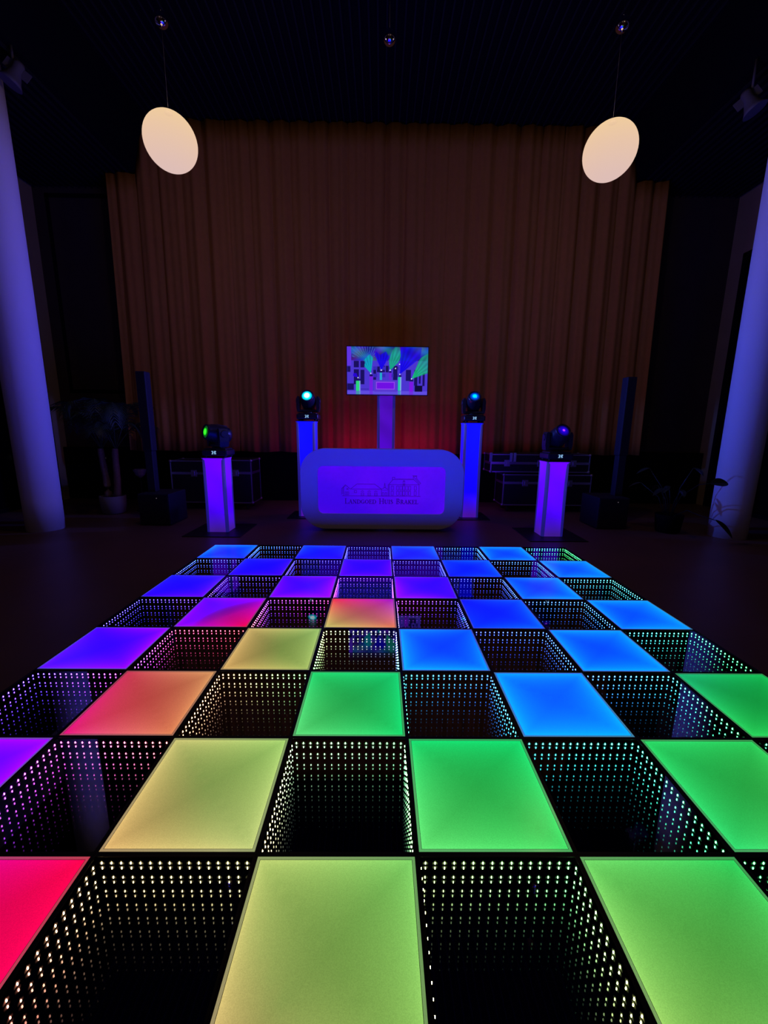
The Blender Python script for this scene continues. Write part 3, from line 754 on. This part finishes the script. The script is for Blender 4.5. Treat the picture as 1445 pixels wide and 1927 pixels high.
pl((806, 270), (806, 250), (826, 250), (826, 266)); pl((984, 266), (984, 240), (1012, 240), (1012, 258), (1048, 300), (1040, 306)); pl((990, 248), (1036, 300)); pl((978, 236), (1015, 236)); pl((834, 262), (978, 262), w=.003)
rc(898, 284, 912, 308); pl((896, 284), (905, 276), (914, 284))
for x in (806, 853, 880, 904, 930, 955, 1003):
    rc(x - 9, 324, x + 9, 359); rc(x - 9, 369, x + 9, 404)
rc(896, 316, 913, 411)
art.build('house_drawing', M_logo, pn)
# serif small capitals drawn stroke by stroke; 0..1 boxes, (thick strokes marked 2)
G = {
 'L': (0.72, [((.18, 0), (.18, 1), 2), ((.04, 1), (.34, 1), 1), ((.04, 0), (.68, 0), 1), ((.68, 0), (.70, .24), 1)]),
 'A': (0.92, [((.46, 1), (.14, 0), 1), ((.46, 1), (.78, 0), 2), ((.25, .34), (.66, .34), 1), ((.02, 0), (.26, 0), 1), ((.64, 0), (.92, 0), 1)]),
 'N': (0.98, [((.18, 0), (.18, 1), 1), ((.18, 1), (.80, 0), 2), ((.80, 0), (.80, 1), 1), ((.04, 0), (.32, 0), 1), ((.04, 1), (.22, 1), 1), ((.66, 1), (.94, 1), 1)]),
 'D': (0.92, [((.18, 0), (.18, 1), 2), ((.04, 0), (.5, 0), 1), ((.04, 1), (.5, 1), 1), ((.5, 1), (.76, .82), 1), ((.76, .82), (.84, .5), 2), ((.84, .5), (.76, .18), 2), ((.76, .18), (.5, 0), 1)]),
 'G': (0.94, [((.82, .74), (.70, .95), 1), ((.70, .95), (.46, 1), 1), ((.46, 1), (.18, .82), 1), ((.18, .82), (.10, .5), 2), ((.10, .5), (.18, .18), 2), ((.18, .18), (.46, 0), 1), ((.46, 0), (.78, .1), 1), ((.78, .1), (.78, .42), 2), ((.6, .42), (.92, .42), 1)]),
 'O': (0.96, [((.48, 1), (.2, .82), 1), ((.2, .82), (.1, .5), 2), ((.1, .5), (.2, .18), 2), ((.2, .18), (.48, 0), 1), ((.48, 0), (.76, .18), 1), ((.76, .18), (.86, .5), 2), ((.86, .5), (.76, .82), 2), ((.76, .82), (.48, 1), 1)]),
 'E': (0.76, [((.18, 0), (.18, 1), 2), ((.04, 1), (.64, 1), 1), ((.64, 1), (.66, .8), 1), ((.18, .52), (.5, .52), 1), ((.5, .62), (.5, .42), 1), ((.04, 0), (.68, 0), 1), ((.68, 0), (.71, .22), 1)]),
 'H': (0.98, [((.18, 0), (.18, 1), 2), ((.80, 0), (.80, 1), 2), ((.18, .52), (.80, .52), 1), ((.04, 0), (.32, 0), 1), ((.66, 0), (.94, 0), 1), ((.04, 1), (.32, 1), 1), ((.66, 1), (.94, 1), 1)]),
 'U': (0.94, [((.18, 1), (.18, .3), 2), ((.18, .3), (.32, .04), 2), ((.32, .04), (.56, 0), 1), ((.56, 0), (.76, .2), 1), ((.76, .2), (.78, 1), 1), ((.04, 1), (.32, 1), 1), ((.64, 1), (.92, 1), 1)]),
 'I': (0.44, [((.2, 0), (.2, 1), 2), ((.05, 0), (.35, 0), 1), ((.05, 1), (.35, 1), 1)]),
 'S': (0.66, [((.54, .78), (.44, .96), 1), ((.44, .96), (.26, 1), 1), ((.26, 1), (.1, .8), 2), ((.1, .8), (.24, .58), 2), ((.24, .58), (.46, .44), 2), ((.46, .44), (.56, .22), 2), ((.56, .22), (.34, 0), 1), ((.34, 0), (.12, .06), 1), ((.12, .06), (.08, .26), 1)]),
 'B': (0.78, [((.18, 0), (.18, 1), 2), ((.04, 0), (.46, 0), 1), ((.04, 1), (.42, 1), 1), ((.42, 1), (.62, .78), 2), ((.62, .78), (.42, .54), 1), ((.18, .54), (.44, .54), 1), ((.44, .54), (.68, .28), 2), ((.68, .28), (.46, 0), 1)]),
 'R': (0.86, [((.18, 0), (.18, 1), 2), ((.04, 0), (.32, 0), 1), ((.04, 1), (.42, 1), 1), ((.42, 1), (.64, .76), 2), ((.64, .76), (.42, .5), 1), ((.18, .5), (.42, .5), 1), ((.40, .5), (.76, 0), 2), ((.68, 0), (.86, 0), 1)]),
 'K': (0.90, [((.18, 0), (.18, 1), 2), ((.04, 0), (.32, 0), 1), ((.04, 1), (.32, 1), 1), ((.70, 1), (.2, .46), 1), ((.34, .58), (.76, 0), 2), ((.56, 1), (.82, 1), 1), ((.64, 0), (.90, 0), 1)]),
}
words_ = ['LANDGOED', 'HUIS', 'BRAKEL']
big, small = 0.068, 0.053
tot = sum(G[ch][0] * (big if k == 0 else small) + 0.004 for w_ in words_ for k, ch in enumerate(w_)) + 2 * 0.036
xs, zs = U(398, 478); xe, _ = U(1033, 478); kx = (xe - xs) / tot
lt = MB(); x = xs
for w_ in words_:
    for k, ch in enumerate(w_):
        hgt = big if k == 0 else small; wd, st = G[ch]
        for p, q, th in st:
            seg(lt, (x + p[0] * hgt * kx, zs + p[1] * hgt), (x + q[0] * hgt * kx, zs + q[1] * hgt), 0.0105 if th == 2 else 0.0054)
        x += (wd * hgt + 0.004) * kx
    x += 0.036 * kx
lt.build('lettering', M_logo, pn)
m = MB(); m.box(-1.0, 0.14, 0.10, 0.80, 0.62, 1.03, bev=0.01); m.build('cabinet', M_black, booth)
m = MB(); m.box(-1.05, 0.13, 1.03, 0.85, 0.66, 1.055, bev=0.004); m.build('work_top', M_black, booth)
for x in (-0.75, 0.52):
    for y in (0.22, 0.54):
        m = MB(); m.lathe([(0.03, 0), (0.03, 0.10)], 14, Matrix.Translation((x, y, 0))); m.build('foot', M_black, booth)

# ------------------------------------------------------------------ column loudspeakers
def pa(x, y, sx, label):
    root = empty('column_loudspeaker', (x, y, 0), 0, label, 'loudspeaker', 'black column loudspeakers')
    m = MB(); m.box(-0.22, -0.26, 0.012, 0.22, 0.26, 0.46, bev=0.012); b_ = m.build('subwoofer', M_speaker, root)
    m = MB(); m.box(-0.20, -0.268, 0.035, 0.20, -0.258, 0.435); m.build('grille', M_black, b_)
    m = MB(); m.lathe([(0.006, 0), (0.006, .004)], 10, Matrix.Translation((0.05, -0.270, 0.40)) @ Matrix.Rotation(PI / 2, 4, 'X')); m.build('power_light', mat('power_light_lit', (0, 0, 0), emit=(0.10, 0.08, 0.10)), b_)
    for fx in (-.17, .17):
        for fy in (-.2, .2):
            m = MB(); m.lathe([(0.02, 0), (0.02, 0.014)], 10, Matrix.Translation((fx, fy, 0))); m.build('rubber_foot', M_black, root)
    m = MB(); m.box(sx - 0.055, -0.06, 0.46, sx + 0.055, 0.06, 1.05, bev=0.008); m.build('spacer_column', M_speaker, root)
    m = MB(); m.box(sx - 0.066, -0.07, 1.05, sx + 0.066, 0.07, 2.14, bev=0.010); c_ = m.build('speaker_column', M_speaker, root)
    m = MB(); m.box(sx - 0.058, -0.077, 1.07, sx + 0.058, -0.069, 2.12); m.build('grille', M_black, c_)
pa(-3.33, 5.0, -0.12, 'slim black column loudspeaker on a subwoofer, between the palm and the left tower')
pa(3.22, 5.0, 0.16, 'slim black column loudspeaker on a subwoofer, right of the short right tower')

# ------------------------------------------------------------------ flight cases
def case(x0, x1, y0, y1, z0, z1, label, wheels=True, latches=2, lid=0.3):
    cx_, cy_ = (x0 + x1) / 2, (y0 + y1) / 2; w, d, h = (x1 - x0) / 2, (y1 - y0) / 2, z1 - z0
    root = empty('flight_case', (cx_, cy_, z0), 0, label, 'flight case', 'black flight cases under the curtain')
    zb = 0.12 if wheels else 0.0; zl = h - (h - zb) * lid
    m = MB(); m.box(-w + .004, -d + .004, zb + .004, w - .004, d - .004, zl - .004); m.build('body', M_case, root)
    m = MB(); m.box(-w + .004, -d + .004, zl + .004, w - .004, d - .004, h - .004); m.build('lid', M_case, root)
    e = MB(); t = 0.018
    for sx in (-w, w - t):
        for sy in (-d, d - t): e.box(sx, sy, zb, sx + t, sy + t, h)
    for z in (zb, zl - t, zl + 0.003, h - t):
        for sy in (-d - .001, d - t + .001): e.box(-w, sy, z, w, sy + t, z + t)
        for sx in (-w - .001, w - t + .001): e.box(sx, -d, z, sx + t, d, z + t)
    e.build('aluminium_edges', M_aluedge, root)
    for sx in (-1, 1):
        for sy in (-1, 1):
            for z in (zb + .012, h - .012):
                b_ = MB(); n = 8; b_.lathe([(0.026 * math.sin(PI * max(k, .1) / n), -0.026 * math.cos(PI * k / n)) for k in range(n + 1)], 14, Matrix.Translation((sx * (w - .008), sy * (d - .008), z))); b_.build('ball_corner', M_aluedge, root)
    for k in range(latches):
        lx = -w + 2 * w * (k + .5) / latches
        l = MB(); l.box(lx - .05, -d - .006, zl - .055, lx + .05, -d + .0, zl + .055, bev=0.004); l.box(lx - .012, -d - .018, zl - .03, lx + .012, -d - .004, zl + .03); l.build('butterfly_latch', M_aluedge, root)
    if wheels:
        for sx in (-1, 1):
            for sy in (-1, 1):
                b_ = MB(); b_.lathe([(0.045, -0.014), (0.05, -0.008), (0.05, 0.008), (0.045, 0.014)], 20, Matrix.Translation((sx * (w - .12), sy * (d - .09), 0.05)) @ Matrix.Rotation(PI / 2, 4, 'Y'))
                b_.box(sx * (w - .12) - .03, sy * (d - .09) - .03, 0.095, sx * (w - .12) + .03, sy * (d - .09) + .03, zb); b_.box(sx * (w - .12) + .018, sy * (d - .09) - .015, 0.04, sx * (w - .12) + .024, sy * (d - .09) + .015, 0.10); b_.build('castor', M_black, root)
    return root
case(1.98, 3.50, 5.98, 6.48, 0, 0.66, 'long black flight case on castors, standing behind the short right tower', lid=0.28)
M_strap = mat('pale_strap', (0.45, 0.42, 0.5), 0.6)
top_case = case(1.75, 3.45, 6.0, 6.46, 0.690, 1.0, 'black flight case lying on top of the long one at the right', wheels=False, latches=3, lid=0.5)
case(-3.68, -2.89, 5.98, 6.46, 0, 0.84, 'black flight case on castors at the left, beside the column loudspeaker', latches=1)
case(-2.84, -2.30, 5.95, 6.46, 0, 0.86, 'narrow black flight case on castors behind the short left tower', latches=1)
for x in (1.745, 2.09, 2.15):
    m = MB(); m.box(x - .022, 5.965, 0.87, x + .022, 5.994, 1.02, bev=0.004)
    o = m.build('webbing_strap', M_strap, top_case); o.location = tuple(-q for q in top_case.location)

# ------------------------------------------------------------------ plants
palm = empty('potted_palm', (-4.47, 5.62, 0), 0, 'potted palm with arching leaves and two pale trunks, right of the left column', 'plant')
m = MB(); m.lathe([(0.13, 0), (0.165, 0.02), (0.185, 0.15), (0.19, 0.29), (0.17, 0.29), (0.165, 0.25)], 32); m.build('pot', M_pot, palm)
m = MB(); m.lathe([(0.155, 0.235), (0.155, 0.25)], 24); m.build('soil', M_dark, palm)
for (dx, lean) in ((-0.065, -0.03), (0.075, 0.06)):
    m = MB(); pts = [(dx + lean * t + 0.01 * math.sin(5 * t), 0, 0.245 + 0.80 * t) for t in [k / 8 for k in range(9)]]
    m.tube(pts, [0.052 - 0.010 * (k / 8) + (0.004 if k % 2 else 0) for k in range(9)], 14); m.build('trunk', M_stem, palm)
def frond(ang, L, rise, droop, base, wl=0.16):
    m = MB(); n = 26; pts = []
    for k in range(n + 1):
        t = k / n; r_ = L * (t - 0.18 * t * t); z = base[2] + rise * math.sin(t * PI * 0.62) - droop * t * t
        pts.append(Vector((base[0] + r_ * math.cos(ang), base[1] + r_ * math.sin(ang), z)))
    m.tube(pts, [0.008 * (1 - 0.85 * k / n) for k in range(n + 1)], 6)
    side = Vector((-math.sin(ang), math.cos(ang), 0))
    for k in range(5, n):
        t = k / n; d = (pts[k + 1] - pts[k - 1]).normalized(); ll = wl * (0.5 + 1.1 * math.sin(PI * min(1, (t - .12) / .88)) ) * 1.3
        for s in (-1, 1):
            dirv = (side * s * 0.85 + d * 0.75 + Vector((0, 0, -0.35))).normalized(); w = d.cross(dirv).cross(dirv).normalized() * 0.010
            a = pts[k]; b_ = a + dirv * ll * 0.5 + Vector((0, 0, 0.006)); c_ = a + dirv * ll + Vector((0, 0, -0.05 * ll / .2))
            m.poly([a - w * .5, b_ - w, c_, b_ + w, a + w * .5])
    return m.build('frond', M_leaf, palm, fixn=False)
rp_ = random.Random(11)
for k in range(16):
    a = 2 * PI * k / 16 + rp_.uniform(-.2, .2)
    tb = (-0.09, 0, 1.03) if k % 2 else (0.135, 0, 1.03)
    frond(a, rp_.uniform(0.55, 0.85), rp_.uniform(0.55, 0.95), rp_.uniform(0.15, 0.6), tb)

pl2 = empty('leafy_plant', (3.95, 4.62, 0), 0, 'dark leafy potted plant with thin stems, reaching in front of the right column', 'plant')
m = MB(); m.lathe([(0.12, 0), (0.15, 0.02), (0.17, 0.2), (0.175, 0.26), (0.155, 0.26), (0.15, 0.22)], 28); m.build('pot', M_dark, pl2)
m = MB(); m.lathe([(0.145, 0.205), (0.145, 0.22)], 24); m.build('soil', M_dark, pl2)
def leaf_on(stem_pts, llen, lw, dirv, nrm):
    s = MB(); s.tube(stem_pts, [0.006] * (len(stem_pts) - 1) + [0.004], 6); st = s.build('stem', M_darkleaf, pl2)
    m = MB(); base = Vector(stem_pts[-1]); dirv = Vector(dirv).normalized(); nrm = Vector(nrm).normalized(); sd = dirv.cross(nrm).normalized(); n = 10; rows = []
    for k in range(n + 1):
        t = k / n; w = lw * (math.sin(PI * min(1, t * 0.96 + 0.04)) ** 0.75); c_ = base + dirv * llen * t - nrm * 0.06 * t * t
        rows.append((c_ - sd * w + nrm * w * .25, c_, c_ + sd * w + nrm * w * .25))
    for k in range(n):
        for q in (0, 1): m.poly([rows[k][q], rows[k][q + 1], rows[k + 1][q + 1], rows[k + 1][q]], True)
    m.build('leaf', M_darkleaf, st, fixn=False)
# two leaves seen against the lit column
leaf_on([(0, 0, 0.2), (-0.06, -0.25, 0.55), (-0.10, -0.58, 0.75), (-0.06, -0.70, 0.78)], 0.27, 0.060, (1, 0.02, 0.12), (0.0, -0.75, 0.65))
leaf_on([(0, 0, 0.2), (-0.02, -0.35, 0.38), (-0.05, -0.62, 0.36), (0.07, -0.72, 0.325)], 0.38, 0.048, (0.75, 0.0, -0.52), (0.35, -0.8, 0.5))
for k in range(13):
    a = 2 * PI * k / 13 + rp_.uniform(-.2, .2); h_ = rp_.uniform(0.35, 0.75); o_ = rp_.uniform(0.15, 0.42)
    if math.cos(a) > 0.25: continue
    leaf_on([(0.05 * math.cos(a), 0.05 * math.sin(a), 0.2), (o_ * .4 * math.cos(a), o_ * .4 * math.sin(a), 0.2 + h_ * .6), (o_ * math.cos(a), o_ * math.sin(a), 0.2 + h_)], rp_.uniform(.14, .22), 0.035, (math.cos(a), math.sin(a), -0.2), (0, -.3, 1))

# small glass bowl on a slim stand by the left loudspeaker and a tiny lit lamp by the back wall
st = empty('glass_stand', (-4.12, 5.85, 0), 0, 'small cut-glass bowl on a slim stand, between the palm and the left loudspeaker', 'ornament')
m = MB(); m.lathe([(0.10, 0), (0.10, 0.01), (0.012, 0.02), (0.008, 0.56)], 20); m.build('stand', M_black, st)
m = MB(); m.lathe([(0.02, 0.56), (0.07, 0.60), (0.10, 0.67), (0.105, 0.70), (0.095, 0.70), (0.06, 0.62)], 14, smooth=False); m.build('glass_bowl', M_crystal, st)
m = MB(); m.box(-0.03, -0.012, -0.03, 0.03, 0.012, 0.03, bev=0.006); il = m.build('indicator_lamp', M_black, loc=(-5.40, 6.966, 0.795)); tag(il, 'tiny white light on the dark panelling at the left, beside the palm', 'indicator light', kind='thing')
m = MB(); m.lathe([(0.012, 0), (0.006, 0.006)], 14, Matrix.Translation((0, -0.012, 0)) @ Matrix.Rotation(PI / 2, 4, 'X')); m.build('bulb', mat('indicator_white_lit', (0, 0, 0), emit=(1, 1, 0.95), strength=4), il)

# ------------------------------------------------------------------ light from the fixtures
BL = (0.10, 0.16, 1.0)
# the four moving heads sweep the hall; soft-edged spots leave from just in front of their lenses
spot('beam_tall_right', heads[3][1] + Vector((-.15, -.1, .02)), (-4.7, 4.5, 2.2), 480, (0.085, 0.085, 1.0), 62, 1.0, 0.06)
spot('beam_tall_left', heads[2][1] + Vector((.15, -.1, .02)), (4.62, 4.4, 2.4), 480, (0.05, 0.105, 1.0), 62, 1.0, 0.06)
spot('beam_short_left', heads[0][1], (-5.05, 3.6, 4.6), 25, (0.05, 1.0, 0.25), 12, 0.8, 0.03)
# uplighters at the foot of the television tower wash the curtain behind it
point('uplighter_tower_left', (-0.55, 6.02, 0.95), 3.4, (1.0, 0.02, 0.60), 0.05)
point('uplighter_tower_right', (0.50, 6.02, 0.95), 3.4, (1.0, 0.02, 0.60), 0.05)

w = bpy.data.worlds.new('hall_ambience'); sc.world = w; w.use_nodes = True
w.node_tree.nodes['Background'].inputs[0].default_value = (0.010, 0.010, 0.03, 1); w.node_tree.nodes['Background'].inputs[1].default_value = 0.1

# ------------------------------------------------------------------ camera
cam = bpy.data.cameras.new('camera'); co = bpy.data.objects.new('camera', cam); col.objects.link(co)
cam.sensor_fit = 'HORIZONTAL'; cam.sensor_width = 36; cam.lens = 36 * 778.7437 / 1445; cam.clip_start = 0.02; cam.clip_end = 100
pit, yaw, rol = 0.19577460, 0.00972072, 0.01032096
f = Vector((math.sin(yaw) * math.cos(pit), math.cos(yaw) * math.cos(pit), -math.sin(pit))); r = Vector((math.cos(yaw), -math.sin(yaw), 0)); u = r.cross(f)
r2 = r * math.cos(rol) + u * math.sin(rol); u2 = -r * math.sin(rol) + u * math.cos(rol)
co.matrix_world = Matrix.Translation(cam_loc) @ Matrix((r2, u2, -f)).transposed().to_4x4()
sc.camera = co
sc.view_settings.view_transform = 'Standard'; sc.view_settings.look = 'None'; sc.view_settings.exposure = 0; sc.view_settings.gamma = 1; sc.view_settings.use_curve_mapping = False
cy = sc.cycles
cy.max_bounces = 15; cy.glossy_bounces = 15; cy.diffuse_bounces = 1; cy.transparent_max_bounces = 24; cy.transmission_bounces = 4
cy.min_light_bounces = 13; cy.min_transparent_bounces = 4; cy.sample_clamp_indirect = 0; cy.blur_glossy = 0.0
cy.use_denoising = True
